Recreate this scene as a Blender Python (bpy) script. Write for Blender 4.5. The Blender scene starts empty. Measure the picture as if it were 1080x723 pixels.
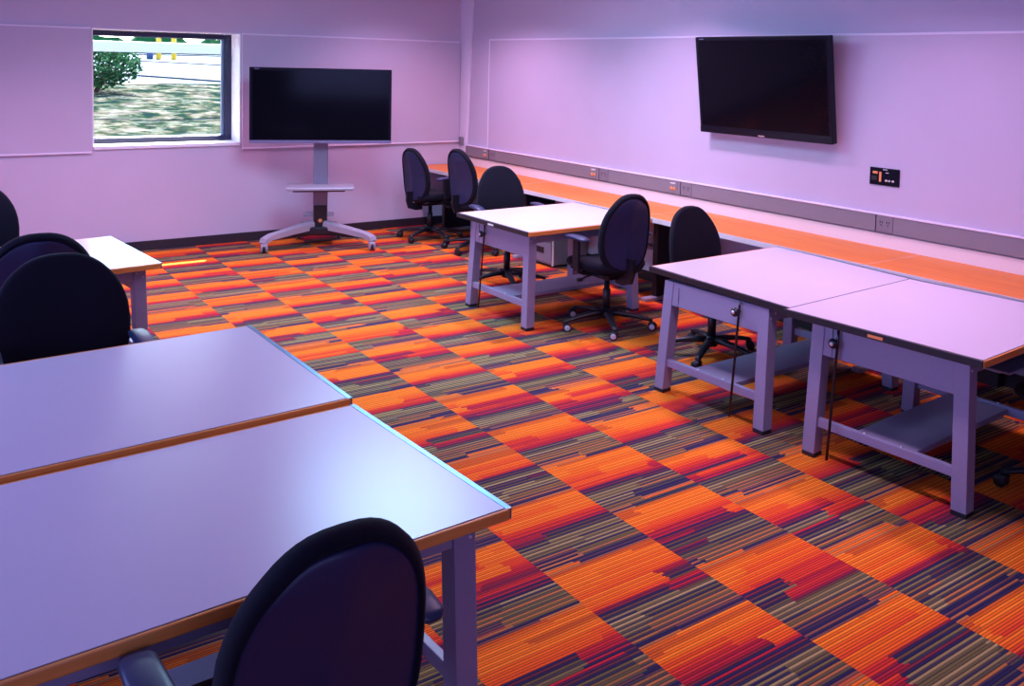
import bpy, bmesh, math, random
from mathutils import Vector, Matrix
random.seed(7)
PI = math.pi
C = bpy.context.scene.collection

# ------------------------------------------------------------------ materials
def srgb(r, g, b):
    f = lambda c: c/12.92 if c <= .04045 else ((c+.055)/1.055)**2.4
    return (f(r/255), f(g/255), f(b/255), 1)

def mat(name, col, rough=.5, metal=0.0, spec=.5, noise=0.0, nscale=40.0, bump=0.0, bscale=200.0, coat=0.0, sheen=0.0):
    m = bpy.data.materials.new(name); m.use_nodes = True
    nt = m.node_tree; b = nt.nodes['Principled BSDF']
    b.inputs['Base Color'].default_value = col
    b.inputs['Roughness'].default_value = rough
    b.inputs['Metallic'].default_value = metal
    b.inputs['Specular IOR Level'].default_value = spec
    b.inputs['Coat Weight'].default_value = coat
    b.inputs['Sheen Weight'].default_value = sheen
    tc = nt.nodes.new('ShaderNodeTexCoord')
    if noise > 0:
        n = nt.nodes.new('ShaderNodeTexNoise'); n.inputs['Scale'].default_value = nscale; n.inputs['Detail'].default_value = 5
        nt.links.new(tc.outputs['Object'], n.inputs['Vector'])
        mx = nt.nodes.new('ShaderNodeMix'); mx.data_type = 'RGBA'
        mx.inputs['A'].default_value = tuple(c*(1-noise) for c in col[:3])+(1,)
        mx.inputs['B'].default_value = tuple(min(1, c*(1+noise)) for c in col[:3])+(1,)
        nt.links.new(n.outputs['Fac'], mx.inputs['Factor'])
        nt.links.new(mx.outputs['Result'], b.inputs['Base Color'])
    if bump > 0:
        n2 = nt.nodes.new('ShaderNodeTexNoise'); n2.inputs['Scale'].default_value = bscale; n2.inputs['Detail'].default_value = 3
        nt.links.new(tc.outputs['Object'], n2.inputs['Vector'])
        bp = nt.nodes.new('ShaderNodeBump'); bp.inputs['Strength'].default_value = bump; bp.inputs['Distance'].default_value = .004
        nt.links.new(n2.outputs['Fac'], bp.inputs['Height']); nt.links.new(bp.outputs['Normal'], b.inputs['Normal'])
    return m

def wood(name, c1, c2, rough=.35, axis=(1.0, 14.0, 14.0)):
    m = bpy.data.materials.new(name); m.use_nodes = True
    nt = m.node_tree; b = nt.nodes['Principled BSDF']; b.inputs['Roughness'].default_value = rough
    tc = nt.nodes.new('ShaderNodeTexCoord'); mp = nt.nodes.new('ShaderNodeMapping'); mp.inputs['Scale'].default_value = axis
    n = nt.nodes.new('ShaderNodeTexNoise'); n.inputs['Scale'].default_value = 2.2; n.inputs['Detail'].default_value = 8; n.inputs['Distortion'].default_value = .6
    r = nt.nodes.new('ShaderNodeValToRGB')
    r.color_ramp.elements[0].position = .3; r.color_ramp.elements[0].color = c1
    r.color_ramp.elements[1].position = .7; r.color_ramp.elements[1].color = c2
    nt.links.new(tc.outputs['Object'], mp.inputs['Vector']); nt.links.new(mp.outputs['Vector'], n.inputs['Vector'])
    nt.links.new(n.outputs['Fac'], r.inputs['Fac']); nt.links.new(r.outputs['Color'], b.inputs['Base Color'])
    return m

M = {}
M['wall'] = mat('wall_paint', (.55, .46, .59, 1), .75, noise=.03, nscale=3, bump=.08, bscale=60)
M['board'] = mat('tackboard_fabric', (.52, .43, .56, 1), .6, noise=.05, nscale=2.2, bump=.05, bscale=120)
M['trimw'] = mat('board_edging', (.76, .66, .80, 1), .5, noise=.02)
M['ceil'] = mat('ceiling_paint', (.40, .36, .46, 1), .9, noise=.03, nscale=8)
M['basebd'] = mat('rubber_base', (.020, .012, .022, 1), .6, noise=.2, nscale=20)
M['laminate'] = mat('white_laminate', (.64, .55, .66, 1), .28, spec=.6, noise=.02, nscale=5)
M['laminate_core'] = mat('laminate_core', (.05, .03, .04, 1), .5)
M['edgewood'] = wood('table_edge_wood', (.80, .26, .045, 1), (.92, .38, .09, 1), .4)
M['steelbar'] = mat('dark_steel_bar', (.22, .36, .52, 1), .30, metal=.9, noise=.1, nscale=30)
M['endstrip'] = mat('black_end_strip', (.012, .010, .016, 1), .45, noise=.1)
M['frame'] = mat('grey_enamel', (.30, .28, .42, 1), .42, noise=.06, nscale=60, bump=.05, bscale=300)
M['foot'] = mat('black_rubber', (.012, .012, .018, 1), .6, noise=.1)
M['knob'] = mat('black_knob', (.012, .012, .02, 1), .22, noise=.1)
M['chrome'] = mat('chrome', (.85, .85, .9, 1), .2, metal=1, noise=.03)
M['bolt'] = mat('zinc_bolt', (.8, .78, .85, 1), .3, metal=.7, noise=.03)
M['fabric'] = mat('black_fabric', (.0045, .0035, .011, 1), .85, spec=.18, noise=.25, nscale=180, bump=.25, bscale=420, sheen=.05)
M['shell'] = mat('black_plastic_shell', (.020, .021, .070, 1), .45, noise=.15, nscale=150, bump=.12, bscale=600)
M['plastic'] = mat('black_plastic', (.007, .0065, .013, 1), .4, noise=.15, nscale=90)
M['pad'] = mat('arm_pad_urethane', (.020, .030, .085, 1), .40, noise=.1, nscale=90)
M['ring'] = mat('caster_ring', (.55, .52, .60, 1), .4, noise=.05)
M['counter'] = wood('counter_laminate', (.70, .165, .014, 1), (.80, .23, .028, 1), .45, axis=(9.0, .8, 9.0))
M['edgeband'] = mat('edge_band', (.80, .68, .70, 1), .4, noise=.03)
M['raceway'] = mat('grey_raceway', (.22, .19, .225, 1), .45, noise=.03, nscale=20)
M['plate'] = mat('raceway_plate', (.20, .17, .21, 1), .45, noise=.03, nscale=20)
M['dark'] = mat('dark_slot', (.012, .008, .012, 1), .6, noise=.1)
M['jack'] = mat('orange_jack', (.85, .30, .10, 1), .4, noise=.05)
M['cream'] = mat('white_label', (.80, .74, .74, 1), .5, noise=.02)
M['support'] = mat('black_support', (.012, .010, .020, 1), .5, noise=.1)
M['heater'] = mat('heater_enamel', (.50, .52, .66, 1), .4, noise=.03, nscale=12)
M['cabinet'] = mat('grey_cabinet', (.20, .19, .25, 1), .5, noise=.05)
M['bezel'] = mat('gloss_bezel', (.006, .006, .013, 1), .22, spec=.2, noise=.1)
M['screen'] = mat('tv_screen', (.003, .003, .006, 1), .10, spec=.12, noise=.1)
M['bezelsilver'] = mat('bezel_lower_strip', (.16, .15, .28, 1), .3, noise=.05)
M['cart'] = mat('silver_cart_paint', (.36, .34, .42, 1), .32, metal=.15, noise=.03)
M['cartcol'] = mat('grey_cart_column', (.20, .18, .25, 1), .38, metal=.15, noise=.03)
M['winframe'] = mat('dark_anodised_frame', (.010, .012, .05, 1), .35, noise=.1)
M['winbead'] = mat('window_bead', (.16, .20, .30, 1), .35, metal=.3, noise=.05)
M['reveal'] = mat('reveal_paint', (.82, .78, .84, 1), .6, noise=.02)
M['ext'] = mat('exterior_render', (.6, .55, .5, 1), .8, noise=.1)
M['yellow'] = mat('yellow_paint', (.62, .33, .004, 1), .4, noise=.05)
M['whitepaint'] = mat('white_rail_paint', (0.4675, 0.4675, 0.4620, 1), .5, noise=.04)
M['road'] = mat('pale_asphalt', (.014, .058, .095, 1), .8, noise=.35, nscale=1.5)
M['kerb_shadow_strip'] = mat('kerb_shadow_dark', (.002, .008, .035, 1), .8, noise=.2, nscale=8)  # dark blue of the road shadows, shared with the far kerbstones
M['leaf'] = mat('bush_leaf', (.005, .050, .014, 1), .8, spec=.05, noise=.6, nscale=6)
M['twig'] = mat('bush_twig', (0.0432, 0.0252, 0.0180, 1), .8, noise=.2)
M['binblue'] = mat('blue_paint', (0.0108, 0.0216, 0.1008, 1), .5, noise=.1)

def glass_mat():
    m = bpy.data.materials.new('window_glass'); m.use_nodes = True
    nt = m.node_tree; nt.nodes.clear()
    o = nt.nodes.new('ShaderNodeOutputMaterial'); t = nt.nodes.new('ShaderNodeBsdfTransparent'); g = nt.nodes.new('ShaderNodeBsdfGlossy')
    t.inputs['Color'].default_value = (.94, .98, 1, 1); g.inputs['Roughness'].default_value = .02
    f = nt.nodes.new('ShaderNodeLayerWeight'); f.inputs['Blend'].default_value = .12
    f2_ = nt.nodes.new('ShaderNodeMath'); f2_.operation = 'MULTIPLY_ADD'; f2_.inputs[1].default_value = .5; f2_.inputs[2].default_value = .03
    nt.links.new(f.outputs['Facing'], f2_.inputs[0])
    mx = nt.nodes.new('ShaderNodeMixShader')
    nt.links.new(f2_.outputs[0], mx.inputs[0]); nt.links.new(t.outputs[0], mx.inputs[1]); nt.links.new(g.outputs[0], mx.inputs[2])
    nt.links.new(mx.outputs[0], o.inputs[0])
    return m
M['glass'] = glass_mat()

def carpet_mat():
    m = bpy.data.materials.new('striped_carpet_tiles'); m.use_nodes = True
    nt = m.node_tree; b = nt.nodes['Principled BSDF']
    b.inputs['Roughness'].default_value = .92; b.inputs['Specular IOR Level'].default_value = .15
    L = nt.links.new
    def put(sock, v):
        if hasattr(v, 'is_output'): L(v, sock)
        else: sock.default_value = v
    def mt(op, a, c=None, d=None):
        n = nt.nodes.new('ShaderNodeMath'); n.operation = op
        put(n.inputs[0], a)
        if c is not None: put(n.inputs[1], c)
        if d is not None: put(n.inputs[2], d)
        return n.outputs[0]
    def wn(x, y, z):
        cmb = nt.nodes.new('ShaderNodeCombineXYZ'); put(cmb.inputs[0], x); put(cmb.inputs[1], y); put(cmb.inputs[2], z)
        n = nt.nodes.new('ShaderNodeTexWhiteNoise'); n.noise_dimensions = '3D'; L(cmb.outputs[0], n.inputs['Vector'])
        return n.outputs['Value']
    tc = nt.nodes.new('ShaderNodeTexCoord'); sp = nt.nodes.new('ShaderNodeSeparateXYZ'); L(tc.outputs['Object'], sp.inputs[0])
    X, Y = sp.outputs[0], sp.outputs[1]
    T = .548
    cx = mt('DIVIDE', mt('SUBTRACT', X, 2.10 - 40*T), T)
    col = mt('FLOOR', cx); fx = mt('FRACT', cx)
    odd = mt('MODULO', col, 2.0)
    ph = mt('ADD', mt('MULTIPLY', odd, .27), .10 - 40*T)
    ph = mt('ADD', ph, mt('MULTIPLY', mt('SUBTRACT', wn(col, 3.3, 7.7), .5), .10))
    ry = mt('DIVIDE', mt('SUBTRACT', Y, ph), T)
    row = mt('FLOOR', ry); v = mt('SUBTRACT', 1.0, mt('FRACT', ry))
    NR = 44.0
    rv = mt('MULTIPLY', v, NR); rib = mt('FLOOR', rv); rf = mt('FRACT', rv)
    tid = mt('ADD', mt('MULTIPLY', col, 13.0), mt('MULTIPLY', row, 101.0))
    g = mt('FLOOR', mt('ADD', mt('MULTIPLY', rib, .16), mt('MULTIPLY', wn(tid, 1.5, 2.5), 3.0)))
    br = mt('ADD', mt('MULTIPLY', wn(tid, g, 5.5), .9), .05)
    br = mt('ADD', br, mt('MULTIPLY', mt('SUBTRACT', wn(tid, rib, 9.5), .5), .06))
    side = mt('GREATER_THAN', fx, br)
    hseg = wn(tid, g, mt('ADD', mt('MULTIPLY', side, 17.0), .5))
    hrib = wn(tid, rib, mt('ADD', side, 31.5))
    big = mt('SUBTRACT', hseg, .5)
    big = mt('MULTIPLY', mt('MULTIPLY', big, mt('ABSOLUTE', big)), .62)
    co = mt('ADD', v, big)
    co = mt('ADD', co, mt('MULTIPLY', mt('SUBTRACT', hrib, .5), .07))
    co = mt('ADD', co, mt('MULTIPLY', mt('SUBTRACT', wn(tid, 8.5, 1.5), .5), .08))
    def ramp(els):
        r = nt.nodes.new('ShaderNodeValToRGB'); cr = r.color_ramp; cr.interpolation = 'LINEAR'
        while len(cr.elements) < len(els): cr.elements.new(.5)
        for e, (p, c) in zip(cr.elements, els): e.position = p; e.color = c+(1,)
        L(co, r.inputs['Fac']); return r.outputs['Color']
    org, yel, red = (.84, .150, .010), (.90, .24, .018), (.70, .050, .018)
    crim, pur, navy = (.46, .016, .038), (.11, .022, .042), (.020, .018, .070)
    olv, tan, ltan = (.13, .105, .040), (.46, .17, .05), (.42, .32, .13)
    A = ramp([(0, (.50, .09, .02)), (.05, yel), (.16, yel), (.27, org), (.37, red), (.47, crim), (.54, pur), (.60, olv), (.68, ltan), (.76, olv), (.84, tan), (.90, navy), (.97, navy), (1.0, org)])
    B = ramp([(0, (.62, .11, .01)), (.07, org), (.18, (.70, .13, .012)), (.28, (.76, .10, .015)), (.37, (.58, .035, .02)), (.46, (.30, .012, .03)), (.53, navy), (.60, navy), (.68, olv), (.76, navy), (.84, olv), (.91, navy), (1.0, tan)])
    alt = mt('GREATER_THAN', mt('ADD', mt('MODULO', rib, 2.0), mt('MULTIPLY', hrib, .6)), .8)
    mx = nt.nodes.new('ShaderNodeMix'); mx.data_type = 'RGBA'; put(mx.inputs['Factor'], alt); L(A, mx.inputs['A']); L(B, mx.inputs['B'])
    # groove between ribs and pile fleck
    gro = mt('MULTIPLY', mt('GREATER_THAN', rf, .70), .62)
    n = nt.nodes.new('ShaderNodeTexNoise'); n.inputs['Scale'].default_value = 190; n.inputs['Detail'].default_value = 2
    L(tc.outputs['Object'], n.inputs['Vector'])
    fl = mt('ADD', mt('MULTIPLY', n.outputs['Fac'], .9), .68)
    f = mt('MULTIPLY', mt('SUBTRACT', 1.0, gro), fl)
    mul = nt.nodes.new('ShaderNodeMix'); mul.data_type = 'RGBA'; mul.blend_type = 'MULTIPLY'; mul.inputs['Factor'].default_value = 1
    L(mx.outputs['Result'], mul.inputs['A'])
    cb = nt.nodes.new('ShaderNodeCombineColor')
    for i in range(3): L(f, cb.inputs[i])
    L(cb.outputs[0], mul.inputs['B'])
    L(mul.outputs['Result'], b.inputs['Base Color'])
    bp = nt.nodes.new('ShaderNodeBump'); bp.inputs['Strength'].default_value = .35; bp.inputs['Distance'].default_value = .004
    L(f, bp.inputs['Height']); L(bp.outputs['Normal'], b.inputs['Normal'])
    return m
M['carpet'] = carpet_mat()

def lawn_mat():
    m = bpy.data.materials.new('dappled_lawn'); m.use_nodes = True
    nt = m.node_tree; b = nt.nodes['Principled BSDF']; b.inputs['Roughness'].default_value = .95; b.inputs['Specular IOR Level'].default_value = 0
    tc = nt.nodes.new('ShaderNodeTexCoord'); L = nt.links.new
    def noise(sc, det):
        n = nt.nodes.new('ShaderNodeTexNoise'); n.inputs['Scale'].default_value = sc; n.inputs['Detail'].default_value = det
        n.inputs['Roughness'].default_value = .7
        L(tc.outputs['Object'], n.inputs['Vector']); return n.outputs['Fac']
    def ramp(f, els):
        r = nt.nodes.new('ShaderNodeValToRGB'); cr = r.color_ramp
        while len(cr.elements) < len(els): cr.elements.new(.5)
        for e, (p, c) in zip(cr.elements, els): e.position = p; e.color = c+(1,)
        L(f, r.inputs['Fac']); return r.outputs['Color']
    a = ramp(noise(2.4, 9), [(.43, (.0015, .020, .007)), (.50, (.009, .034, .007)), (.54, (.085, .075, .042)), (.60, (.15, .136, .115))])  # green grass, with sun flecks painted in as the pale stops
    c = ramp(noise(3.2, 10), [(.43, (.010, .0085, .024)), (.50, (.018, .022, .020)), (.58, (.14, .13, .125))])  # violet stops paint the dappled shade, pale stops the sun flecks
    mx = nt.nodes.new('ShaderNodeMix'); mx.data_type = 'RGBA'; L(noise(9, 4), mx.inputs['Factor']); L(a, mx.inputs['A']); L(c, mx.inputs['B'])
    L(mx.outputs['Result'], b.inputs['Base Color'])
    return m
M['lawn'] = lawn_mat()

# ------------------------------------------------------------------ mesh helpers
class MB:
    def __init__(s): s.bm = bmesh.new(); s.mats = []
    def mi(s, m):
        if m is None: return 0
        if m not in s.mats: s.mats.append(m)
        return s.mats.index(m)
    def _add(s, bm2, m, mx=None, smooth=False):
        if mx is not None: bmesh.ops.transform(bm2, matrix=mx, verts=bm2.verts)
        i = s.mi(m)
        for f in bm2.faces: f.material_index = i; f.smooth = smooth
        me = bpy.data.meshes.new('tmp'); bm2.to_mesh(me); bm2.free()
        s.bm.from_mesh(me); bpy.data.meshes.remove(me)
    def box(s, lo, hi, m=None, bev=0.0, seg=2, mx=None):
        b = bmesh.new(); bmesh.ops.create_cube(b, size=1)
        for v in b.verts: v.co = Vector([lo[i]+(v.co[i]+.5)*(hi[i]-lo[i]) for i in range(3)])
        if bev > 0: bmesh.ops.bevel(b, geom=b.edges[:], offset=bev, segments=seg, affect='EDGES', profile=.5)
        s._add(b, m, mx, False); return s
    def hexa(s, bot, top, m=None, bev=0.0, mx=None):
        b = bmesh.new(); vs = [b.verts.new(p) for p in list(bot)+list(top)]
        n = len(bot)
        b.faces.new(vs[:n][::-1]); b.faces.new(vs[n:])
        for i in range(n): b.faces.new([vs[i], vs[(i+1) % n], vs[n+(i+1) % n], vs[n+i]])
        bmesh.ops.recalc_face_normals(b, faces=b.faces)
        if bev > 0: bmesh.ops.bevel(b, geom=b.edges[:], offset=bev, segments=2, affect='EDGES', profile=.5)
        s._add(b, m, mx, False); return s
    def lathe(s, prof, m=None, n=24, mx=None, smooth=True):
        b = bmesh.new(); rings = []
        for r, z in prof:
            rings.append([b.verts.new((r*math.cos(2*PI*k/n), r*math.sin(2*PI*k/n), z)) for k in range(n)] if r > 1e-5 else [b.verts.new((0, 0, z))])
        for a, c in zip(rings, rings[1:]):
            for k in range(n):
                if len(a) == 1 and len(c) == 1: continue
                if len(a) == 1: b.faces.new([a[0], c[k], c[(k+1) % n]])
                elif len(c) == 1: b.faces.new([a[k], c[0], a[(k+1) % n]])
                else: b.faces.new([a[k], c[k], c[(k+1) % n], a[(k+1) % n]])
        if len(rings[0]) > 1: b.faces.new(rings[0])
        if len(rings[-1]) > 1: b.faces.new(rings[-1][::-1])
        bmesh.ops.recalc_face_normals(b, faces=b.faces)
        s._add(b, m, mx, smooth); return s
    def sweep(s, pts, sec, m=None, up=(0, 0, 1), mx=None, smooth=True):
        """sec(i, n) -> list of (u, v) around the section at point i"""
        b = bmesh.new(); pts = [Vector(p) for p in pts]; n = len(pts); rings = []
        for i, p in enumerate(pts):
            t = (pts[min(i+1, n-1)]-pts[max(i-1, 0)]).normalized()
            u = t.cross(Vector(up)); u = u.normalized() if u.length > 1e-6 else Vector((1, 0, 0))
            w = u.cross(t).normalized()
            rings.append([b.verts.new(p+u*a+w*c) for a, c in sec(i, n)])
        k = len(rings[0])
        for a, c in zip(rings, rings[1:]):
            for j in range(k): b.faces.new([a[j], a[(j+1) % k], c[(j+1) % k], c[j]])
        b.faces.new(rings[0][::-1]); b.faces.new(rings[-1])
        bmesh.ops.recalc_face_normals(b, faces=b.faces)
        s._add(b, m, mx, smooth); return s
    def tube(s, pts, r, m=None, n=12, up=(0, 0, 1), mx=None):
        return s.sweep(pts, lambda i, k: [(r*math.cos(2*PI*j/n), r*math.sin(2*PI*j/n)) for j in range(n)], m, up, mx)
    def build(s, name, m=None, parent=None, loc=None, autosmooth=True):
        me = bpy.data.meshes.new(name); s.bm.to_mesh(me); s.bm.free()
        ms = s.mats[:] if s.mats and s.mats[0] is not None else []
        for x in (ms or [m]): me.materials.append(x)
        o = bpy.data.objects.new(name, me); C.objects.link(o)
        if parent: o.parent = parent
        if loc: o.location = loc
        return o

def tag(o, label, cat, group=None, kind=None):
    o['label'] = label; o['category'] = cat
    if group: o['group'] = group
    if kind: o['kind'] = kind
    return o
def empty(name, loc, rz=0.0):
    o = bpy.data.objects.new(name, None); C.objects.link(o); o.empty_display_size = .1
    o.location = loc; o.rotation_euler = (0, 0, rz); return o
def struct(o, label=None, cat=None):
    o['kind'] = 'structure'
    if label: o['label'] = label
    if cat: o['category'] = cat
    return o
def copy_tree(o, parent=None, skip=()):
    c = o.copy(); C.objects.link(c)
    if parent: c.parent = parent
    for ch in list(o.children):
        if ch.name.split('.')[0] not in skip: copy_tree(ch, c)
    return c

# ------------------------------------------------------------------ room
XR, YB, ZC = 5.94, 10.066, 3.05
XL, YF = -2.6, -2.2
WX0, WX1, WZ0, WZ1 = 1.66, 3.139, 1.088, 2.286      # window opening
YO = 10.47                                           # outer face of the back wall
struct(MB().box((XL-.2, YF-.2, -.1), (XR+.2, YO, 0)).build('floor', M['carpet']), 'orange, red, olive and navy striped carpet tile floor', 'floor')
struct(MB().box((XL-.2, YF-.2, ZC), (XR+.2, YO, ZC+.15)).build('ceiling', M['ceil']), 'pale ceiling above the classroom', 'ceiling')
w = MB()
w.box((XL-.2, YB, 0), (WX0, YO, ZC)); w.box((WX1, YB, 0), (XR+.2, YO, ZC))
w.box((WX0, YB, 0), (WX1, YO, WZ0)); w.box((WX0, YB, WZ1), (WX1, YO, ZC))
struct(w.build('wall_back', M['wall']), 'lilac back wall with the small window', 'wall')
struct(MB().box((XR, YF-.2, 0), (XR+.2, YB, ZC)).build('wall_right', M['wall']), 'lilac right wall behind the long orange counter', 'wall')
struct(MB().box((XL-.2, YF-.2, 0), (XL, YB, ZC)).build('wall_left', M['wall']), 'lilac left wall out of the picture', 'wall')
struct(MB().box((XL, YF-.2, 0), (XR, YF, ZC)).build('wall_front', M['wall']), 'lilac wall behind the viewer', 'wall')
b = MB(); b.box((XL, YB-.014, 0), (XR-.001, YB, .098), bev=.003)
struct(b.build('baseboard_back', M['basebd']), 'dark rubber baseboard along the back wall', 'baseboard')
b = MB(); b.box((XR-.014, YF, 0), (XR, YB-.015, .098), bev=.003)
struct(b.build('baseboard_right', M['basebd']), 'dark rubber baseboard under the counter', 'baseboard')

# wall boards (shallow panels proud of the wall, with slim edging)
def board(name, o0, o1, label, plane):
    """o0,o1: (along, z) extents"""
    m = MB(); t = .022
    (a0, z0), (a1, z1) = o0, o1
    if plane == 'back':
        m.box((a0, YB-t, z0), (a1, YB, z1), M['board'], bev=.004)
        m.box((a0, YB-t-.004, z1-.012), (a1, YB, z1+.006), M['trimw'], bev=.003)
        m.box((a0, YB-t-.006, z0-.012), (a1, YB, z0+.006), M['trimw'], bev=.003)
    else:
        m.box((XR-t, a0, z0), (XR, a1, z1), M['board'], bev=.004)
        m.box((XR-t-.004, a0, z1-.012), (XR, a1, z1+.006), M['trimw'], bev=.003)
        m.box((XR-t-.004, a1-.012, z0), (XR, a1+.006, z1), M['trimw'], bev=.003)
    return struct(m.build(name), label, 'wall panel')
board('trim_1', (XL+.02, 1.045), (WX0-.012, 2.285), 'lilac tackboard panel left of the window', 'back')
board('trim_2', (WX1+.012, 1.035), (XR-.055, 2.285), 'lilac tackboard panel behind the television cart', 'back')
board('trim_3', (YF+.05, 1.0), (9.41, 2.31), 'long lilac tackboard panel behind the wall television', 'right')
# tapered corner pilaster and its grey cover
m = MB()
m.hexa([(XR, 9.915, .76), (XR-.03, 9.915, .76), (XR-.03, YB, .76), (XR, YB, .76)], [(XR, 9.80, ZC), (XR-.045, 9.80, ZC), (XR-.045, YB, ZC), (XR, YB, ZC)], bev=.004)
struct(m.build('trim_4', M['trimw']), 'tapering pale trim in the corner of the room', 'corner trim')
m = MB(); m.box((XR-.052, 9.955, .985), (XR-.03, 10.05, 1.09), bev=.004)
tag(m.build('cable_cover', M['raceway']), 'small grey cable cover on the corner trim above the counter end', 'cable cover')

# window
wr = MB(); t = .012
wr.box((WX0, YB, WZ0), (WX0+t, 10.36, WZ1)); wr.box((WX1-t, YB, WZ0), (WX1, 10.36, WZ1))
wr.box((WX0+t, YB-.02, WZ0-.02), (WX1-t, 10.36, WZ0+t)); wr.box((WX0+t, YB, WZ1-t), (WX1-t, 10.36, WZ1))
struct(wr.build('trim_5', M['reveal']), 'white reveal and sill around the window', 'window trim')
win = empty('window_1', ((WX0+WX1)/2, 10.39, WZ0)); struct(win, 'small square fixed window with a dark frame in the back wall', 'window')
def wbox(m, lo, hi, bev=.003): m.box((lo[0]-win.location.x, lo[1]-win.location.y, lo[2]-win.location.z), (hi[0]-win.location.x, hi[1]-win.location.y, hi[2]-win.location.z), bev=bev)
m = MB(); a, z0, z1 = WX0+.012, WZ0+.012, WZ1-.012; e = WX1-.012
wbox(m, (a, 10.36, z0), (e, 10.44, z0+.055)); wbox(m, (a, 10.36, z1-.05), (e, 10.44, z1))
wbox(m, (a, 10.36, z0+.055), (a+.04, 10.44, z1-.05)); wbox(m, (e-.075, 10.36, z0+.055), (e, 10.44, z1-.05))
m.build('window_frame', M['winframe'], win)
m = MB(); a2, e2 = a+.04, e-.075
wbox(m, (e2-.028, 10.385, z0+.055), (e2, 10.425, z1-.05)); wbox(m, (a2, 10.385, z0+.055), (e2-.028, 10.425, z0+.066)); wbox(m, (a2, 10.385, z1-.06), (e2-.028, 10.425, z1-.05))
m.build('glazing_bead', M['winbead'], win)
m = MB(); wbox(m, (a2, 10.400, z0+.055), (e2-.02, 10.406, z1-.05), bev=0)
m.build('glass_pane', M['glass'], win)

# ------------------------------------------------------------------ outdoors
def mesh_obj(name, verts, faces, m, parent=None):
    me = bpy.data.meshes.new(name); me.from_pydata(verts, [], faces); me.materials.append(m)
    o = bpy.data.objects.new(name, me); C.objects.link(o)
    if parent: o.parent = parent
    return o
def gz(y): return .92+(y-10.5)*.0715
def rz(y): return 1.50+.0345*(min(y, 34)-18.4)
vs, fs = [], []
nx, ny = 40, 30
for j in range(ny+1):
    for i in range(nx+1):
        x = -6+20*i/nx; y = YO+.02+(18.4-YO)*j/ny
        vs.append((x, y, gz(y)+.02*math.sin(3.1*x+1.7*y)*math.cos(2.3*y-x)))
for j in range(ny):
    for i in range(nx): fs.append((j*(nx+1)+i, j*(nx+1)+i+1, (j+1)*(nx+1)+i+1, (j+1)*(nx+1)+i))
lawn = mesh_obj('lawn', vs, fs, M['lawn']); struct(lawn, 'grassy lawn with dappled sun and shade painted in, sloping up outside the window', 'lawn')
struct(mesh_obj('road', [(-40, 18.3, rz(18.3)), (60, 18.3, rz(18.3)), (60, 34, rz(34)), (-40, 34, rz(34)), (60, 120, rz(34)), (-40, 120, rz(34))], [(0, 1, 2, 3), (3, 2, 4, 5)], M['road']), 'pale road beyond the lawn', 'road')
for (a, c, wd, ext, lab) in (((4.2, 20.7), (5.5, 18.75), 1.0, .8, 'dark road shadow nearest the lawn, built as a strip'), ((5.9, 28.2), (7.6, 26.4), .9, 3.0, 'dark shadow band in the middle of the road, built as a strip'), ((3, 33.6), (16, 33.6), 1.2, 6, 'far dark kerbstones beyond the yellow posts')):  # the nearer two strips paint shadows on the road; the far one is kerbstone
    p, q = Vector((a[0], a[1], 0)), Vector((c[0], c[1], 0)); d = (q-p).normalized()
    p -= d*ext*3; q += d*(ext if ext != .8 else .1); nrm = Vector((-d.y, d.x, 0))*wd
    pts = [p, q, q+nrm, p+nrm]
    m = MB(); m.hexa([(v.x, v.y, rz(v.y)-.06) for v in pts], [(v.x, v.y, rz(v.y)+.035) for v in pts])
    struct(m.build('kerb_shadow_strip', M['kerb_shadow_strip']), lab, 'kerb_shadow_strip')
# roof eave over the window: shades all but a sliver of sun
struct(MB().box((XL-.2, YO, 2.6), (XR+1, 10.985, 2.75)).build('roof_eave', M['ext']), 'roof eave above the window outside', 'eave')
# white rail fence
wf = empty('rail_fence', (4.0, 14.2, gz(14.2)))
m = MB(); m.box((-4.5, -.03, 2.16-gz(14.2)-.10), (4.5, .03, 2.16-gz(14.2)+.055), bev=.008); m.build('rail', M['whitepaint'], wf)
for px in (-3.9, 4.0):
    m = MB(); m.box((px-.05, .03, -.12), (px+.05, .13, 2.16-gz(14.2)+.06), bev=.008); m.build('post', M['whitepaint'], wf)
tag(wf, 'white horizontal rail outside the top of the window', 'fence')
# yellow posts
for k, (px, lab) in enumerate([(6.834, 'left one of the two yellow posts outside the window'), (7.282, 'right one of the two yellow posts outside the window')]):
    y = 30.0; z = rz(y)
    o = MB().lathe([(.065, 0), (.075, .02), (.075, .95), (.065, 1.0), (.0, 1.02)], n=20).build('yellow_post', M['yellow'], loc=(px, y, z))
    tag(o, lab, 'post', 'yellow posts by the road')
# bush
bush = empty('bush', (2.80, 17.0, gz(17.0)))
lv, lf = [], []
for k in range(2600):
    u = random.gauss(0, 1), random.gauss(0, 1), random.gauss(0, 1)
    n = math.sqrt(sum(c*c for c in u)) or 1; r = random.uniform(.55, 1.0)
    p = Vector((u[0]/n*r*.80, u[1]/n*r*.6, .46+u[2]/n*r*.42))
    if p.z < .05: continue
    d = Vector((random.gauss(0, 1), random.gauss(0, 1), random.gauss(0, .6))).normalized(); q = d.orthogonal().normalized(); s_ = random.uniform(.035, .065)
    i = len(lv); lv += [tuple(p-d*s_), tuple(p+q*s_*.5), tuple(p+d*s_), tuple(p-q*s_*.5)]; lf.append((i, i+1, i+2, i+3))
mesh_obj('foliage', lv, lf, M['leaf'], bush)
m = MB()
for k in range(7):
    an = k*2*PI/7; m.tube([(.05*math.cos(an), .05*math.sin(an), -.06), (.2*math.cos(an), .15*math.sin(an), .2), (.5*math.cos(an), .3*math.sin(an), .5)], .016, n=6)
m.build('stem', M['twig'], bush)
tag(bush, 'round green bush outside at the left of the window', 'bush')
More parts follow.
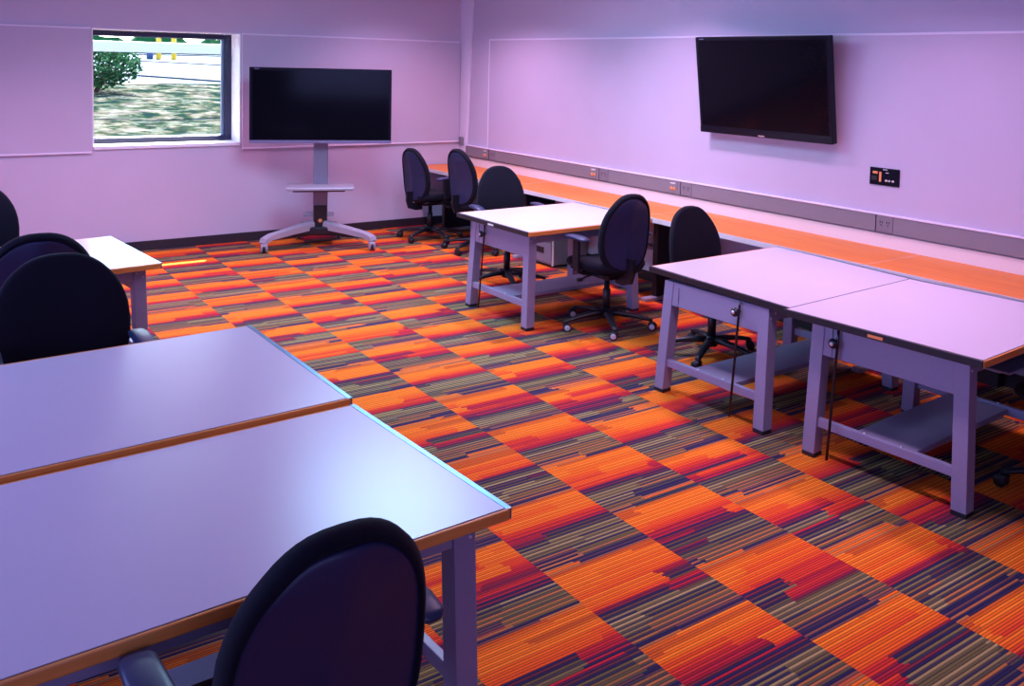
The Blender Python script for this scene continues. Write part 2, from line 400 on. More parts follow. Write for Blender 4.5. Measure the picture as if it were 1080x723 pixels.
# far hedge
vs, fs = [], []
for i in range(121):
    x = -20+80*i/120; h = 1.2+.35*math.sin(i*.9)+.25*math.sin(i*2.3+1)
    for dy, z in ((0, 0), (-.3, h*.6), (0, h), (1.2, h*.9), (1.5, 0)): vs.append((x, 60+dy+.2*math.sin(i*1.7), rz(60)-.02+z))
for i in range(120):
    for j in range(4): fs.append((i*5+j, (i+1)*5+j, (i+1)*5+j+1, i*5+j+1))
tag(mesh_obj('hedge', vs, fs, M['leaf']), 'distant green hedge beyond the road', 'hedge', kind='stuff')
# small blue barrel by the posts
y = 30.0; z = rz(y)
tag(MB().lathe([(.0, 0), (.09, 0), (.10, .03), (.105, .15), (.10, .26), (.08, .28), (0, .285)], n=18).build('barrel', M['binblue'], loc=(6.572, y, z)), 'small blue barrel left of the yellow posts', 'barrel')

# ------------------------------------------------------------------ counter along the right wall
ct = empty('counter', (XR-.004, 6.0, 0))
CF = .672; zc = .7526
m = MB()
y1 = YB-.022-6.0; y0 = YF+.1-6.0
m.box((-CF+.006, y0, zc-.038), (-.022, y1, zc), M['counter'])
m.box((-CF, y0, zc-.039), (-CF+.006, y1, zc+.0008), M['edgeband'])
m.build('worktop', None, ct)
m = MB(); m.box((-.022, y0, zc-.04), (0, y1, zc+.10), bev=.002); m.build('backsplash', M['edgeband'], ct)
for y in (8.03, 5.86, 3.65, 1.45):       # joint lines of the worktop lengths
    m = MB(); m.box((-CF, y-6.0-.0015, zc-.002), (-.03, y-6.0+.0015, zc+.0012)); m.build('seam', M['edgeband'], ct)
for y in (9.58, 7.86, 5.84, 3.7, 1.5):
    m = MB(); m.box((-.52, y-6.03, .035), (-.14, y-5.97, zc-.04), bev=.004); sp = m.build('support_panel', M['support'], ct)
    m = MB(); m.box((-.64, y-6.035, 0), (-.14, y-5.965, .035), bev=.008); m.build('foot_bar', M['cart'], sp)
tag(ct, 'long orange wood counter along the right wall', 'counter')
# low heater behind
ht = empty('heater', (XR-.014, 5.0, 0))
m = MB(); m.box((-.085, -2.0, .10), (0, 2.6, .31), bev=.006); m.build('cover', M['heater'], ht)
m = MB(); m.box((-.095, -2.0, .312), (0, 2.6, .345), bev=.006); m.build('top_cap', M['cabinet'], ht)
m = MB(); m.box((-.07, -1.98, .0), (-.01, 2.58, .10)); m.build('plinth', M['dark'], ht)
tag(ht, 'pale blue-grey low heater under the counter behind the chairs', 'heater')
# pedestal cabinets under the counter
def pedestal(loc, lab):
    o = empty('pedestal_cabinet', loc)
    m = MB(); m.box((-.22, -.21, .02), (.22, .21, .47), bev=.006); m.build('body', M['cabinet'], o)
    for k, (a, c) in enumerate(((.04, .24), (.255, .455))):
        m = MB(); m.box((-.236, -.195, a), (-.221, .195, c), bev=.004); d = m.build('drawer', M['cabinet'], o)
        m = MB(); m.box((-.240, -.08, c-.11), (-.235, .08, c-.05), bev=.001); m.build('handle', M['dark'], d)
    m = MB(); m.box((-.232, -.216, .02), (-.212, -.211, .47)); m.build('edge_strip', M['cream'], o)
    m = MB(); m.box((-.2, -.19, 0), (.2, .19, .02)); m.build('plinth', M['dark'], o)
    return tag(o, lab, 'cabinet', 'pedestals under the counter')
pedestal((5.60, 7.50, 0), 'grey pedestal cabinet under the counter beyond the second table')
pedestal((5.68, 8.80, 0), 'grey pedestal cabinet under the counter by the corner chairs')

# raceway with plates
rw = empty('power_raceway', (XR, 6.0, .86))
m = MB(); m.box((-.045, YF+.1-6, .005), (0, 9.89-6, .138), bev=.004); m.build('channel', M['raceway'], rw)
m = MB(); m.box((-.052, YF+.1-6, .130), (0, 9.89-6, .142), bev=.003); m.build('top_lip', M['trimw'], rw)
def data_plate(y):
    m = MB(); m.box((-.049, y-6-.055, .016), (-.045, y-6+.055, .126), bev=.0015); p = m.build('data_plate', M['raceway'], rw)
    m = MB(); m.box((-.051, y-6-.032, .100), (-.049, y-6+.032, .110)); m.build('label_strip', M['cream'], p)
    for dy in (-.022, .018):
        m = MB(); m.lathe([(.0, 0), (.016, 0), (.016, .005), (.008, .006), (.0, .006)], M['jack'], n=14, mx=Matrix.Translation((-.049, y-6+dy, .055)) @ Matrix.Rotation(-PI/2, 4, 'Y')); m.build('jack', M['jack'], p)
def outlet_plate(y):
    m = MB(); m.box((-.050, y-6-.065, .012), (-.045, y-6+.065, .130), bev=.0015); p = m.build('outlet_plate', M['plate'], rw)
    m = MB(); m.box((-.0505, y-6+.074, .006), (-.045, y-6+.077, .136)); m.build('joint_gap', M['dark'], p)
    for dy in (-.028, .028):
        m = MB()
        for (dz, hh, oy) in ((.082, .014, -.009), (.082, .018, .009)): m.box((-.0515, y-6+dy+oy-.003, dz-hh/2), (-.050, y-6+dy+oy+.003, dz+hh/2))
        m.lathe([(0, 0), (.005, 0), (.005, .0015), (0, .0015)], n=10, mx=Matrix.Translation((-.050, y-6+dy, .060)) @ Matrix.Rotation(-PI/2, 4, 'Y'))
        m.build('socket', M['dark'], p)
for y in (9.42, 7.32, 6.145): data_plate(y)
for y in (9.26, 7.15, 5.97, 3.93): outlet_plate(y)
tag(rw, 'long grey power and data raceway above the counter', 'raceway')

# AV plate
ap = empty('connector_plate', (XR-.022, 3.965, 1.27))
m = MB(); m.box((-.008, -.122, -.064), (0, .122, .064), bev=.002); m.build('face_plate', M['bezel'], ap)
m = MB(); m.box((-.013, .055, .018), (-.008, .095, .036), bev=.002); m.build('connector', M['jack'], ap)
m = MB(); m.box((-.013, .022, -.038), (-.008, .040, .034), bev=.002); m.build('connector', M['jack'], ap)
m = MB()
for dy in (-.02, -.045, -.075): m.lathe([(0, 0), (.008, 0), (.008, .008), (.004, .012), (0, .012)], n=14, mx=Matrix.Translation((-.008, dy, -.026)) @ Matrix.Rotation(-PI/2, 4, 'Y'))
m.build('audio_jacks', M['cream'], ap)
m = MB(); m.box((-.0095, -.035, .028), (-.008, -.012, .033)); m.box((-.0095, -.024, .050), (-.008, .012, .055)); m.build('printed_mark', M['cream'], ap)
m = MB(); m.box((-.011, .06, -.03), (-.008, .105, .0), bev=.002); m.build('socket', M['dark'], ap)
tag(ap, 'black connector plate on the right wall below the television', 'wall plate')

# ------------------------------------------------------------------ televisions
def tv_parts(parent, W, H, D, mx, low):
    """panel centred on origin, screen facing -Y in local space, mx applied"""
    m = MB(); m.box((-W/2, 0, -H/2), (W/2, D, H/2), bev=.006, mx=mx); body = m.build('casing', M['bezel'], parent)
    m = MB(); m.box((-W/2+.03, -.002, -H/2+low+.012), (W/2-.03, .004, H/2-.03), mx=mx); m.build('screen', M['screen'], parent)
    m = MB(); m.box((-W/2+.004, -.006, -H/2), (W/2-.004, .002, -H/2+low), bev=.002, mx=mx); m.build('lower_bezel', M['bezelsilver'] if low < .035 else M['bezel'], parent)
    m = MB(); m.box((-.035, -.008, -H/2+.008), (.035, -.005, -H/2+.018), mx=mx); m.build('logo', M['chrome'], parent)
    m = MB(); m.box((-W/2+.05, -.003, H/2-.020), (-W/2+.10, .0, H/2-.013), mx=mx); m.build('corner_mark', M['bezelsilver'], parent)
    m = MB(); m.box((-W*.36, D, -H*.32), (W*.36, D+.03, H*.32), bev=.012, mx=mx); m.build('back_cover', M['bezel'], parent)
tv = empty('wall_television', (XR-.022, 5.04, 1.884))
tilt = math.atan2(.11, .81)
mxtv = Matrix.Translation((-.163, 0, 0)) @ Matrix.Rotation(-PI/2, 4, 'Z') @ Matrix.Rotation(tilt, 4, 'X')
tv_parts(tv, 1.385, .825, .055, mxtv, .052)
m = MB(); m.box((-.03, -.32, -.22), (0, .32, .22), bev=.004); m.build('mount_plate', M['plastic'], tv)
for s in (-1, 1):
    m = MB(); m.box((-.10, s*.2-.02, -.2), (-.025, s*.2+.02, .2), bev=.004); m.build('mount_arm', M['plastic'], tv)
tag(tv, 'large black flat television tilted down on the right wall', 'television')

# cart with television
yaw = -21.6*PI/180
cart = empty('television_cart', (3.80, 9.46, 0), yaw)       # local -Y = front
cpost = [(-.078, .0), (.078, .09)]
m = MB(); m.box((-.062, .0, .20), (.092, .085, 1.45), bev=.012, seg=3); m.build('column', M['cartcol'], cart)
m = MB(); m.box((-.054, -.016, .17), (.084, .0, .44), bev=.008, seg=3); kp = m.build('front_cover', M['plastic'], cart)
m = MB(); m.lathe([(0, 0), (.022, 0), (.022, .006), (.012, .010), (0, .010)], n=16, mx=Matrix.Translation((.015, -.016, .275)) @ Matrix.Rotation(PI/2, 4, 'X')); m.build('power_button', M['jack'], kp)
m = MB(); m.hexa([(-.325, -.30, .640), (.345, -.30, .640), (.345, .06, .640), (-.325, .06, .640)], [(-.345, -.30, .672), (.365, -.30, .672), (.365, .06, .672), (-.345, .06, .672)], bev=.008); sh = m.build('shelf', M['cart'], cart)
m = MB(); m.box((-.27, -.26, .622), (.27, .02, .640), bev=.004); m.build('shelf_bracket', M['plastic'], sh)
m = MB(); m.box((-.16, .02, .315), (.16, .13, .345), bev=.006); m.build('cable_box', M['cart'], cart)
m = MB(); m.box((-.20, -.08, .12), (.20, .28, .215), bev=.02, seg=3); m.build('base_hub', M['plastic'], cart)
def cart_leg(pts, wid):
    m = MB()
    def sec(i, n):
        w_, h_ = wid[i]
        return [(-w_, -h_), (w_, -h_), (w_, h_*.7), (w_*.7, h_), (-w_*.7, h_), (-w_, h_*.7)]
    m.sweep(pts, sec, smooth=False); return m.build('leg', M['cart'], cart)
def cart_caster(leg, x, y):
    m = MB()
    m.lathe([(.0, .115), (.022, .115), (.024, .095), (.0, .09)], M['cart'], n=16, mx=Matrix.Translation((x, y, 0)))
    for s in (-1, 1):
        m.lathe([(0, 0), (.030, 0), (.045, .006), (.047, .022), (.040, .028), (0, .028)], M['cart'], n=22, mx=Matrix.Translation((x+s*.008, y, .047)) @ Matrix.Rotation(s*PI/2, 4, 'Y'))
    m.box((x-.035, y-.052, .045), (x+.035, y-.02, .10), M['cart'], bev=.012)
    m.box((x-.012, y-.055, .02), (x+.012, y-.04, .075), M['plastic'], bev=.004)
    m.build('caster', None, leg)
for s in (-1, 1):
    lg = cart_leg([(s*.07, .0, .228), (s*.29, -.14, .192), (s*.50, -.285, .156), (s*.555, -.335, .128), (s*.565, -.35, .10)], [(.055, .045), (.05, .036), (.045, .030), (.045, .030), (.04, .02)])
    m = MB(); m.sweep([(s*.05, .02, .170), (s*.28, -.125, .150), (s*.47, -.26, .132)], lambda i, n: [(-.03, (-.055, -.035, -.012)[i]), (.03, (-.055, -.035, -.012)[i]), (.03, .02), (-.03, .02)], smooth=False); m.build('leg_underside', M['plastic'], lg)
    cart_caster(lg, s*.553, -.345)
    lg = cart_leg([(s*.09, .20, .19), (s*.16, .30, .17), (s*.215, .385, .125)], [(.05, .04), (.045, .034), (.04, .026)])
    cart_caster(lg, s*.215, .375)
tag(cart, 'silver rolling cart with a shelf standing by the back wall', 'television cart')
ctv = empty('cart_television', (3.80+.12*math.sin(yaw)*1, 9.46-.12*math.cos(yaw), 1.53), yaw)
tv_parts(ctv, 1.48, .80, .06, Matrix.Translation((.02, 0, 0)), .030)
m = MB(); m.box((-.2, .088, -.16), (.2, .118, .16), bev=.005); m.build('mount_plate', M['plastic'], ctv)
tag(ctv, 'large black flat television mounted on the silver rolling cart', 'television')

# ------------------------------------------------------------------ drafting tables
LEN = 1.27
def make_table(L, D, H, tilt, fx, fv, gx, gv, knob, taglab=None, tray=False, darkfar=False):
    """origin: floor under the middle of the LEFT end edge; +x runs along the table"""
    o = empty('drafting_table', (0, 0, 0))
    zl = .735
    T = Matrix.Translation((0, 0, H)) @ Matrix.Rotation(math.atan(tilt), 4, 'X')
    th, bw = .034, .021
    m = MB(); m.box((bw, -D/2+.0105, -th), (L-bw, D/2-.0105, -.0025), M['laminate_core'], mx=T)
    m.box((bw, -D/2+.0135, -.003), (L-bw, D/2-.0135, 0), M['laminate'], mx=T); m.build('top', None, o)
    for s in (-1, 1):
        m = MB(); m.box((bw*.4, min(s*(D/2-.0105), s*D/2), -th), (L-bw*.4, max(s*(D/2-.0105), s*D/2), -.0005), bev=.004, mx=T); m.build('wood_edge', M['edgewood'], o) if not (darkfar and s == 1) else m.build('dark_edge', M['endstrip'], o)
    for x in (0, L-bw):
        m = MB(); m.box((x, -D/2+.004, -th), (x+bw, D/2-.004, .0012), bev=.0015, mx=T); m.build('end_bar', M['steelbar'] if x else M['endstrip'], o)
    w = .074
    X1 = L-fx; GX1 = L-gx
    zt = H-.034-abs(tilt)*D/2-.004
    for sx, xf, xg in ((1, fx, gx), (-1, L-fx, L-gx)):
        for s in (-1, 1):
            bot = [(xf, s*fv, .022), (xf+sx*w, s*fv, .022), (xf+sx*w, s*(fv-w), .022), (xf, s*(fv-w), .022)]
            top = [(xg, s*gv, zt), (xg+sx*w, s*gv, zt), (xg+sx*w, s*(gv-w), zt), (xg, s*(gv-w), zt)]
            m = MB(); m.hexa(bot, top, bev=.003); lg = m.build('leg', M['frame'], o)
            fb = [(x, y, 0) for x, y, z in bot]; ft = [(x, y, .022) for x, y, z in bot]
            m = MB(); m.hexa(fb, ft, bev=.002); m.build('foot', M['foot'], lg)
            m = MB(); k = .5*(gv+gv-w)
            m.lathe([(0, 0), (.006, 0), (.005, .004), (0, .005)], n=10, mx=Matrix.Translation((xg+sx*w*.75, s*gv, zt-.03)) @ Matrix.Rotation(-s*PI/2, 4, 'X'))
            m.lathe([(0, 0), (.006, 0), (.005, .004), (0, .005)], n=10, mx=Matrix.Translation((xg+sx*w*.25, s*gv, zt-.055)) @ Matrix.Rotation(-s*PI/2, 4, 'X'))
            m.build('bolt', M['bolt'], lg)
        # end apron and crossbar between the legs of this end
        f = lambda z: (z-.022)/(zt-.022)
        xa = lambda z: xf+(xg-xf)*f(z)
        va = lambda z: fv+(gv-fv)*f(z)-w
        z0, z1 = .556, zt
        m = MB(); p = sx*.004
        m.hexa([(xa(z0)+p, -va(z0), z0), (xa(z0)+p, va(z0), z0), (xa(z0)+p+sx*.03, va(z0), z0), (xa(z0)+p+sx*.03, -va(z0), z0)],
               [(xa(z1)+p, -va(z1), z1), (xa(z1)+p, va(z1), z1), (xa(z1)+p+sx*.03, va(z1), z1), (xa(z1)+p+sx*.03, -va(z1), z1)], bev=.003)
        ap_ = m.build('end_apron', M['frame'], o)
        if sx == 1:
            m = MB(); m.box((xa(.6)+.0015, va(.6)-.055, z0+.004), (xa(.6)+.004, va(.6)-.053, z1-.03)); m.build('joint_line', M['dark'], ap_)
            if taglab: m = MB(); m.box((-.0012, -.05, -.026), (.0, .03, -.012), mx=T); m.build('maker_tag', M[taglab], o)
        z0, z1 = .168, .216
        m = MB(); m.box((xa(.19)+sx*.012 if sx > 0 else xa(.19)-.042, -va(.19), z0), (xa(.19)+.042 if sx > 0 else xa(.19)-.012, va(.19), z1), bev=.003); cb = m.build('crossbar', M['frame'], o)
        m = MB()
        for vv in (-.10, .10): m.lathe([(0, 0), (.007, 0), (.006, .004), (0, .005)], n=10, mx=Matrix.Translation((xa(.19)+sx*.026, vv, z1)))
        m.build('bolt', M['bolt'], cb)
    # long rails under the top
    for s in (-1, 1):
        z0 = zt-.075
        m = MB(); m.box((gx+w, min(s*(gv-.005), s*(gv-.035)), z0), (L-gx-w, max(s*(gv-.005), s*(gv-.035)), zt), bev=.003); m.build('side_rail', M['frame'], o)
    m = MB(); m.box((fx+.045, -.16, .176), (L-fx-.045, .16, .206), bev=.004); m.build('footrest', M['frame'], o)
    if tray:
        m = MB(); m.box((.44, -D/2+.075, .612), (1.08, -D/2+.42, .622), bev=.002)
        for x in (.50, 1.02): m.box((x-.015, -D/2+.30, .60), (x+.015, -D/2+.33, zt+.012), bev=.002)
        m.build('hanging_shelf', M['frame'], o)
    # tilting yoke that lifts the top
    m = MB()
    for s in (-1, 1): m.box((L/2-.35, s*.2-.02, zt-.01), (L/2+.35, s*.2+.02, H-.034), bev=.003)
    m.build('tilt_yoke', M['support'], o)
    if knob is not None:
        xk = gx+(fx-gx)*.1
        m = MB(); m.lathe([(0, -.02), (.008, -.02), (.008, .022), (.018, .026), (.026, .034), (.026, .044), (.018, .052), (0, .054)], n=20, mx=Matrix.Translation((xk, knob, .645)) @ Matrix.Rotation(-PI/2, 4, 'Y'))
        kn = m.build('crank_knob', M['knob'], o)
        m = MB(); m.lathe([(0, 0), (.012, 0), (.009, .003), (0, .004)], n=14, mx=Matrix.Translation((xk-.054, knob, .645)) @ Matrix.Rotation(-PI/2, 4, 'Y')); m.build('knob_cap', M['bolt'], kn)
        m = MB(); m.tube([(xk-.012, knob-.012, zt+.0), (xk-.016, knob-.012, .645), (xk-.055, knob-.004, .04)], .0075, M['knob'], n=10)
        m.build('tilt_rod', M['knob'], o)
    return o

GT = 'drafting tables in the classroom'
def place_table(loc, rz, lab, **k):
    o = make_table(**k); o.location = loc; o.rotation_euler = (0, 0, rz)
    tag(o, lab, 'table', GT); return o
place_table((3.855, 6.07, 0), .013, 'white topped drafting table nearest the back wall among the right tables', L=LEN, D=1.031, H=.777, tilt=.001, fx=.059, fv=.444, gx=.089, gv=.413, knob=.20, taglab='cream')
place_table((3.944, 3.745, 0), .025, 'white topped drafting table in the middle of the right tables', L=LEN, D=1.10, H=.752, tilt=.020, fx=-.030, fv=.433, gx=.010, gv=.408, knob=-.20)
place_table((3.843, 2.595, 0), .059, 'white topped drafting table nearest the viewer on the right', L=LEN, D=1.06, H=.778, tilt=-.004, fx=.105, fv=.443, gx=.115, gv=.417, knob=.265, taglab='jack', tray=True, darkfar=True)
LL = 1.34
def place_left(xr, y, r, lab, **k):
    # given the middle of the RIGHT end edge
    return place_table((xr-LL*math.cos(r), y-LL*math.sin(r), 0), r, lab, L=LL, fx=.05, gx=.065, knob=None, **k)
place_left(1.382, 3.679, .048, 'second white topped drafting table from the viewer on the left', D=1.052, H=.770, tilt=.026, fv=.44, gv=.42)
place_left(1.420, 2.620, .042, 'nearest large white topped drafting table at lower left', D=1.008, H=.750, tilt=-.008, fv=.43, gv=.41)
place_left(1.292, 6.357, .101, 'shiny white drafting table at far left below the window', D=1.039, H=.764, tilt=.004, fv=.44, gv=.42)

# ------------------------------------------------------------------ task chairs
def pad_shape(m, W, H, z0, taper, th, yc, wrap, rec, exz=2.5, exx=2.6, n=48, rings=(1.0, .975, .94, .905, .87, .6, .4, .2), edge=.5, ridge=0.0, rim=0.0, exb=3.4, mx=None, mat_=None):
    """closed upholstered slab: outline a rounded egg; front faces +Y"""
    b = bmesh.new()
    def outl(a, r):
        c, q = math.cos(a), math.sin(a)
        ez = exz if q > 0 else exb
        x = W/2*math.copysign(abs(c)**(2/exx), c); z = H/2*math.copysign(abs(q)**(2/ez), q)
        k = (z/(H/2)+1)/2
        f = 1-taper*max(0, k-.25)**1.7-.20*(1-k)**2
        return x*f*r, z*r
    def mid(x, z):
        k = (z/(H/2)+1)/2
        return yc+wrap*x*x-rec*(z+H/2)+.030*math.sin(PI*min(1, max(0, k*1.15)))-ridge*math.exp(-(x/.055)**2)
    def surf(side):
        out = []
        for r in rings:
            d = th*.5*(1-edge*r**6) if r < 1 else th*.5*(1-edge)*.55
            if side < 0 and rim: d += .25*rim if .9 < r < .96 else (-rim if r < .89 else 0)
            ring = []
            for j in range(n):
                x, z = outl(2*PI*j/n, r)
                ring.append(b.verts.new((x, mid(x, z)+side*d, z0+H/2+z)))
            out.append(ring)
        c = b.verts.new((0, mid(0, 0)+side*(th*.5-(rim if side < 0 else 0)), z0+H/2)); return out, c
    F, cf = surf(1); B_, cb = surf(-1)
    for R, cc in ((F, cf), (B_, cb)):
        for a, c in zip(R, R[1:]):
            for j in range(n): b.faces.new([a[j], a[(j+1) % n], c[(j+1) % n], c[j]])
        for j in range(n): b.faces.new([R[-1][j], R[-1][(j+1) % n], cc])
    for j in range(n): b.faces.new([F[0][j], F[0][(j+1) % n], B_[0][(j+1) % n], B_[0][j]])
    bmesh.ops.recalc_face_normals(b, faces=b.faces)
    m._add(b, mat_, mx, True)

def make_chair(back_dz=0.0, foot_rot=0.0, ring='plastic'):
    """faces +Y, origin on the floor under the column"""
    o = empty('task_chair', (0, 0, 0))
    # base
    m = MB(); m.lathe([(0, .075), (.042, .075), (.052, .09), (.050, .125), (.036, .15), (0, .15)], n=24); m.build('base_hub', M['plastic'], o)
    for k in range(5):
        an = foot_rot+2*PI*k/5
        Rm = Matrix.Rotation(an, 4, 'Z')
        def sec(i, n):
            w_, h_ = [(.034, .026), (.032, .022), (.027, .018), (.022, .014), (.020, .012)][i]
            return [(w_*math.cos(2*PI*j/12), h_*math.sin(2*PI*j/12)) for j in range(12)]
        m = MB(); m.sweep([(.03, 0, .118), (.11, 0, .118), (.22, 0, .104), (.33, 0, .084), (.36, 0, .074)], sec, mx=Rm)
        lg = m.build('base_leg', M['plastic'], o)
        m = MB(); sw = .9+1.7*k
        Cm = Rm @ Matrix.Translation((.352, 0, 0)) @ Matrix.Rotation(sw, 4, 'Z')
        m.lathe([(0, .045), (.009, .045), (.009, .085), (0, .085)], M['plastic'], n=10, mx=Cm)
        for s in (-1, 1):
            Wm = Cm @ Matrix.Translation((s*.006, -.012, .031)) @ Matrix.Rotation(s*PI/2, 4, 'Y')
            m.lathe([(0, 0), (.026, 0), (.031, .004), (.031, .017), (.026, .021), (0, .021)], M['plastic'], n=20, mx=Wm)
            m.lathe([(.013, .0205), (.0215, .0205), (.0215, .0235), (.013, .0235)], M[ring], n=20, mx=Wm)
        m.box((-.026, -.026, .036), (.026, .022, .066), M['plastic'], bev=.01, mx=Cm)
        m.build('caster', None, lg)
    m = MB(); m.lathe([(0, .14), (.030, .14), (.030, .30), (.022, .305), (.022, .43), (0, .43)], n=20); m.build('gas_column', M['plastic'], o)
    m = MB(); m.box((-.11, -.15, .40), (.11, .13, .455), bev=.016, seg=3); mech = m.build('tilt_mechanism', M['plastic'], o)
    m = MB(); m.tube([(.10, .03, .43), (.20, .04, .425), (.265, .045, .405)], .008, n=8); m.box((.25, .03, .392), (.32, .06, .410), bev=.006); m.build('lever', M['plastic'], mech)
    m = MB(); m.tube([(-.10, .0, .43), (-.20, .0, .42), (-.25, .0, .40)], .008, n=8); m.lathe([(0, 0), (.014, .002), (.014, .045), (0, .05)], n=12, mx=Matrix.Translation((-.24, 0, .40)) @ Matrix.Rotation(-PI/2, 4, 'Y')); m.build('lever', M['plastic'], mech)
    # seat: rounded cushion with a waterfall front over a plastic pan
    b = bmesh.new(); n = 44; W, D = .54, .52
    def ol(a, r):
        c, s = math.cos(a), math.sin(a)
        return W/2*math.copysign(abs(c)**(2/3.6), c)*r*(1-.06*(s < 0)*abs(s)), D/2*math.copysign(abs(s)**(2/3.6), s)*r
    def layer(r, z, drop=1.0):
        out = []
        for j in range(n):
            x, y = ol(2*PI*j/n, r); wf = max(0, (y-.12)/.14)
            out.append(b.verts.new((x, y+.02, z-.045*wf*wf*drop+.25*x*x*drop)))
        return out
    prof = [(.0, .462), (.86, .462), (.95, .470), (1.0, .492), (1.0, .512), (.965, .532), (.88, .543), (.6, .543), (.3, .538), (0, .536)]
    ls = [layer(r, z, .9) if r > 0 else [b.verts.new((0, .02, z))] for r, z in prof]
    for a, c in zip(ls, ls[1:]):
        for j in range(n):
            if len(a) == 1: b.faces.new([a[0], c[(j+1) % n], c[j]])
            elif len(c) == 1: b.faces.new([a[j], a[(j+1) % n], c[0]])
            else: b.faces.new([a[j], a[(j+1) % n], c[(j+1) % n], c[j]])
    bmesh.ops.recalc_face_normals(b, faces=b.faces)
    m = MB(); m._add(b, None, None, True); st = m.build('seat', M['fabric'], o)
    m = MB(); m.box((-.21, -.19, .445), (.21, .21, .466), bev=.01); m.build('seat_pan', M['plastic'], st)
    # back
    bz = .475+back_dz
    m = MB(); pad_shape(m, .515, .615, bz, .46, .080, -.215, .42, .10, exz=2.7, rim=.022); bk = m.build('backrest', M['fabric'], o)
    m = MB(); pad_shape(m, .515*.905, .615*.90, bz+.024, .46, .030, -.231, .42, .10, exz=2.7, edge=.35, ridge=.012); m.build('back_shell', M['shell'], bk)
    # spine bracket from the mechanism up to the shell
    m = MB(); m.sweep([(0, -.12, .425), (0, -.20, .42), (0, -.275, .44), (0, -.292, .50), (0, -.288, .60+back_dz)], lambda i, k: [(-.04, -.012), (.04, -.012), (.04, .012), (-.04, .012)], smooth=False, up=(1, 0, 0.001)); m.build('back_bracket', M['plastic'], o)
    # arms
    for s in (-1, 1):
        m = MB()
        m.sweep([(s*.14, .0, .452), (s*.24, .0, .446), (s*.292, .0, .47), (s*.300, .0, .55)], lambda i, k: [(-.03, -.010), (.03, -.010), (.03, .010), (-.03, .010)], smooth=False, up=(0, .001, 1))
        m.box((s*.300-.014, -.036, .50), (s*.300+.014, .036, .715), bev=.008)
        ar = m.build('armrest', M['plastic'], o)
        m = MB()
        def sec(i, n):
            w_, h_ = [(.018, .006), (.038, .015), (.044, .017), (.042, .017), (.040, .016), (.032, .012), (.014, .005)][i]
            return [(w_*math.copysign(abs(math.cos(2*PI*j/16))**.7, math.cos(2*PI*j/16)), h_*math.copysign(abs(math.sin(2*PI*j/16))**.7, math.sin(2*PI*j/16))) for j in range(16)]
        m.sweep([(s*.302, -.135, .720), (s*.302, -.12, .724), (s*.302, -.05, .729), (s*.302, .03, .729), (s*.300, .10, .724), (s*.298, .135, .714), (s*.298, .150, .706)], sec)
        m.build('arm_pad', M['pad'], ar)
    return o

GC = 'black swivel task chairs'
base_chair = make_chair()
ringed_chair = make_chair(ring='ring')
used = set()
def chair(x, y, face, lab, dz=0.0, foot=0.0, dback=0.0, wide=1.0, src=None, arms=True):
    """face: heading of the chair front, degrees clockwise from +Y"""
    src = src or base_chair
    o = copy_tree(src, skip=() if arms else ('armrest',)) if src.name in used else src; used.add(src.name)
    o.location = (x, y, dz); o.rotation_euler = (0, 0, -face*PI/180)
    tag(o, lab, 'chair', GC)
    r = (foot+face)*PI/180
    for c in o.children:
        nm = c.name.split('.')[0]
        if nm == 'base_leg': c.rotation_euler = (0, 0, r)
        if nm in ('backrest', 'back_bracket') and dback: c.location = (0, 0, dback)
        if nm == 'backrest': c.scale = (wide, 1, 1)
    return o
chair(.715, 1.94, -2, 'black task chair at bottom of the picture, its back towards the viewer', foot=20, dback=.01)
chair(.63, 4.44, 180, 'black task chair facing the viewer behind the second table on the left', foot=50, dback=.01, wide=1.24)
chair(.63, 5.57, 2, 'black task chair with its back turned, behind the chair facing the viewer at left', foot=10, dback=.01, wide=1.18)
chair(.48, 7.18, 180, 'partly hidden black task chair at the left edge beyond the shiny table', foot=0, wide=1.1, arms=False)
chair(4.53, 5.42, 2, 'black task chair with its back turned at the table below the wall television', foot=26, dback=-.01, src=ringed_chair)
chair(4.715, 4.475, 183, 'black task chair facing the viewer behind the middle right table', foot=-6, dback=-.06, arms=False)
chair(4.60, 6.94, 193, 'black task chair facing the viewer behind the table nearest the back wall', foot=-40, dback=-.02)
chair(5.04, 9.22, 82, 'leftmost black task chair in the corner, facing the counter', foot=60, dback=-.03)
chair(5.165, 8.40, 84, 'black task chair facing the counter beside the leftmost corner chair', foot=60, dback=.03, arms=False)
chair(4.70, 1.985, 0, 'black task chair mostly cut off at the right edge under the nearest table', foot=133)

# ------------------------------------------------------------------ light
def area(name, loc, size, col, power, rot=(0, 0, 0), spread=180):
    l = bpy.data.lights.new(name, 'AREA'); l.shape = 'RECTANGLE'; l.size, l.size_y = size
    l.color = col; l.energy = power; l.spread = spread*PI/180
    o = bpy.data.objects.new(name, l); C.objects.link(o); o.location = loc; o.rotation_euler = rot; return o
PINK = (1.0, .60, .97)
for x, y, p in ((4.75, 5.9, 37), (4.75, 8.5, 44), (4.75, 3.3, 28), (3.0, 2.7, 26), (1.9, 8.0, 40), (-.4, 8.0, 40)):
    area('ceiling_lamp', (x, y, ZC-.02), (.24, .5 if y == 5.9 else 1.3), PINK, p, spread=128)
area('skylight', (3.2, 6.3, ZC-.015), (1.2, 1.8), (.38, .68, 1.0), 140)
area('side_daylight', (XL+.03, 4.6, 1.9), (1.6, 4.4), (.28, .40, 1.0), 190, rot=(0, -PI/2, 0))
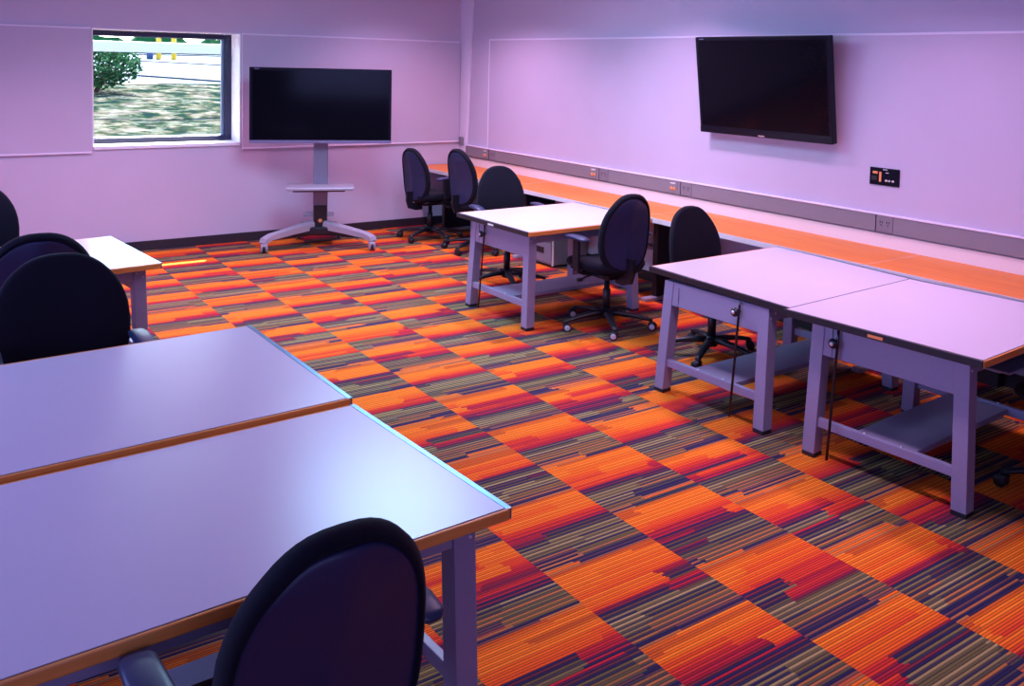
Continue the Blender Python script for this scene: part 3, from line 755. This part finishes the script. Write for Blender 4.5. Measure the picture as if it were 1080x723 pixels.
area('rear_fill', (-.2, YF+.03, 1.9), (2.4, 1.4), (.34, .38, 1.0), 44, rot=(PI/2, 0, 0))  # blue fill added behind the viewer to lift chair backs; no window there

sun = bpy.data.lights.new('sun', 'SUN'); sun.energy = 36.0; sun.angle = .009; sun.color = (1, .93, .82)
so = bpy.data.objects.new('sun', sun); C.objects.link(so)
so.rotation_euler = Vector((-.415, -1, -1.48)).to_track_quat('-Z', 'Y').to_euler()
W = bpy.data.worlds.new('sky'); bpy.context.scene.world = W; W.use_nodes = True
nt = W.node_tree; bg = nt.nodes['Background']; sk = nt.nodes.new('ShaderNodeTexSky'); sk.sky_type = 'NISHITA'
sk.sun_disc = False; sk.sun_elevation = 53.8*PI/180; sk.sun_rotation = math.atan2(.415, 1)
nt.links.new(sk.outputs['Color'], bg.inputs['Color']); bg.inputs['Strength'].default_value = 1.5

# ------------------------------------------------------------------ camera
cd = bpy.data.cameras.new('camera'); co = bpy.data.objects.new('camera', cd); C.objects.link(co)
f_, cx_, cy_, yw, pt, rl, hh = 968.134, 568.863, 135.400, .617657, .0697248, .0238603, 2.028558
fwd = Vector((math.sin(yw), math.cos(yw), 0)); right = Vector((math.cos(yw), -math.sin(yw), 0)); up = Vector((0, 0, 1))
f2 = fwd*math.cos(pt)-up*math.sin(pt); u2 = up*math.cos(pt)+fwd*math.sin(pt)
r3 = right*math.cos(rl)+u2*math.sin(rl); u3 = u2*math.cos(rl)-right*math.sin(rl)
co.matrix_world = Matrix(((r3.x, u3.x, -f2.x, 0), (r3.y, u3.y, -f2.y, 0), (r3.z, u3.z, -f2.z, hh), (0, 0, 0, 1)))
cd.sensor_width = 36; cd.lens = f_/1080*36
cd.shift_x = -(cx_-540)/1080; cd.shift_y = (cy_-361.5)/1080
cd.clip_start = .05; cd.clip_end = 500
sc = bpy.context.scene; sc.camera = co
vs_ = sc.view_settings; vs_.view_transform = 'Standard'; vs_.look = 'None'; vs_.gamma = 1; vs_.use_curve_mapping = False; vs_.exposure = 0.0
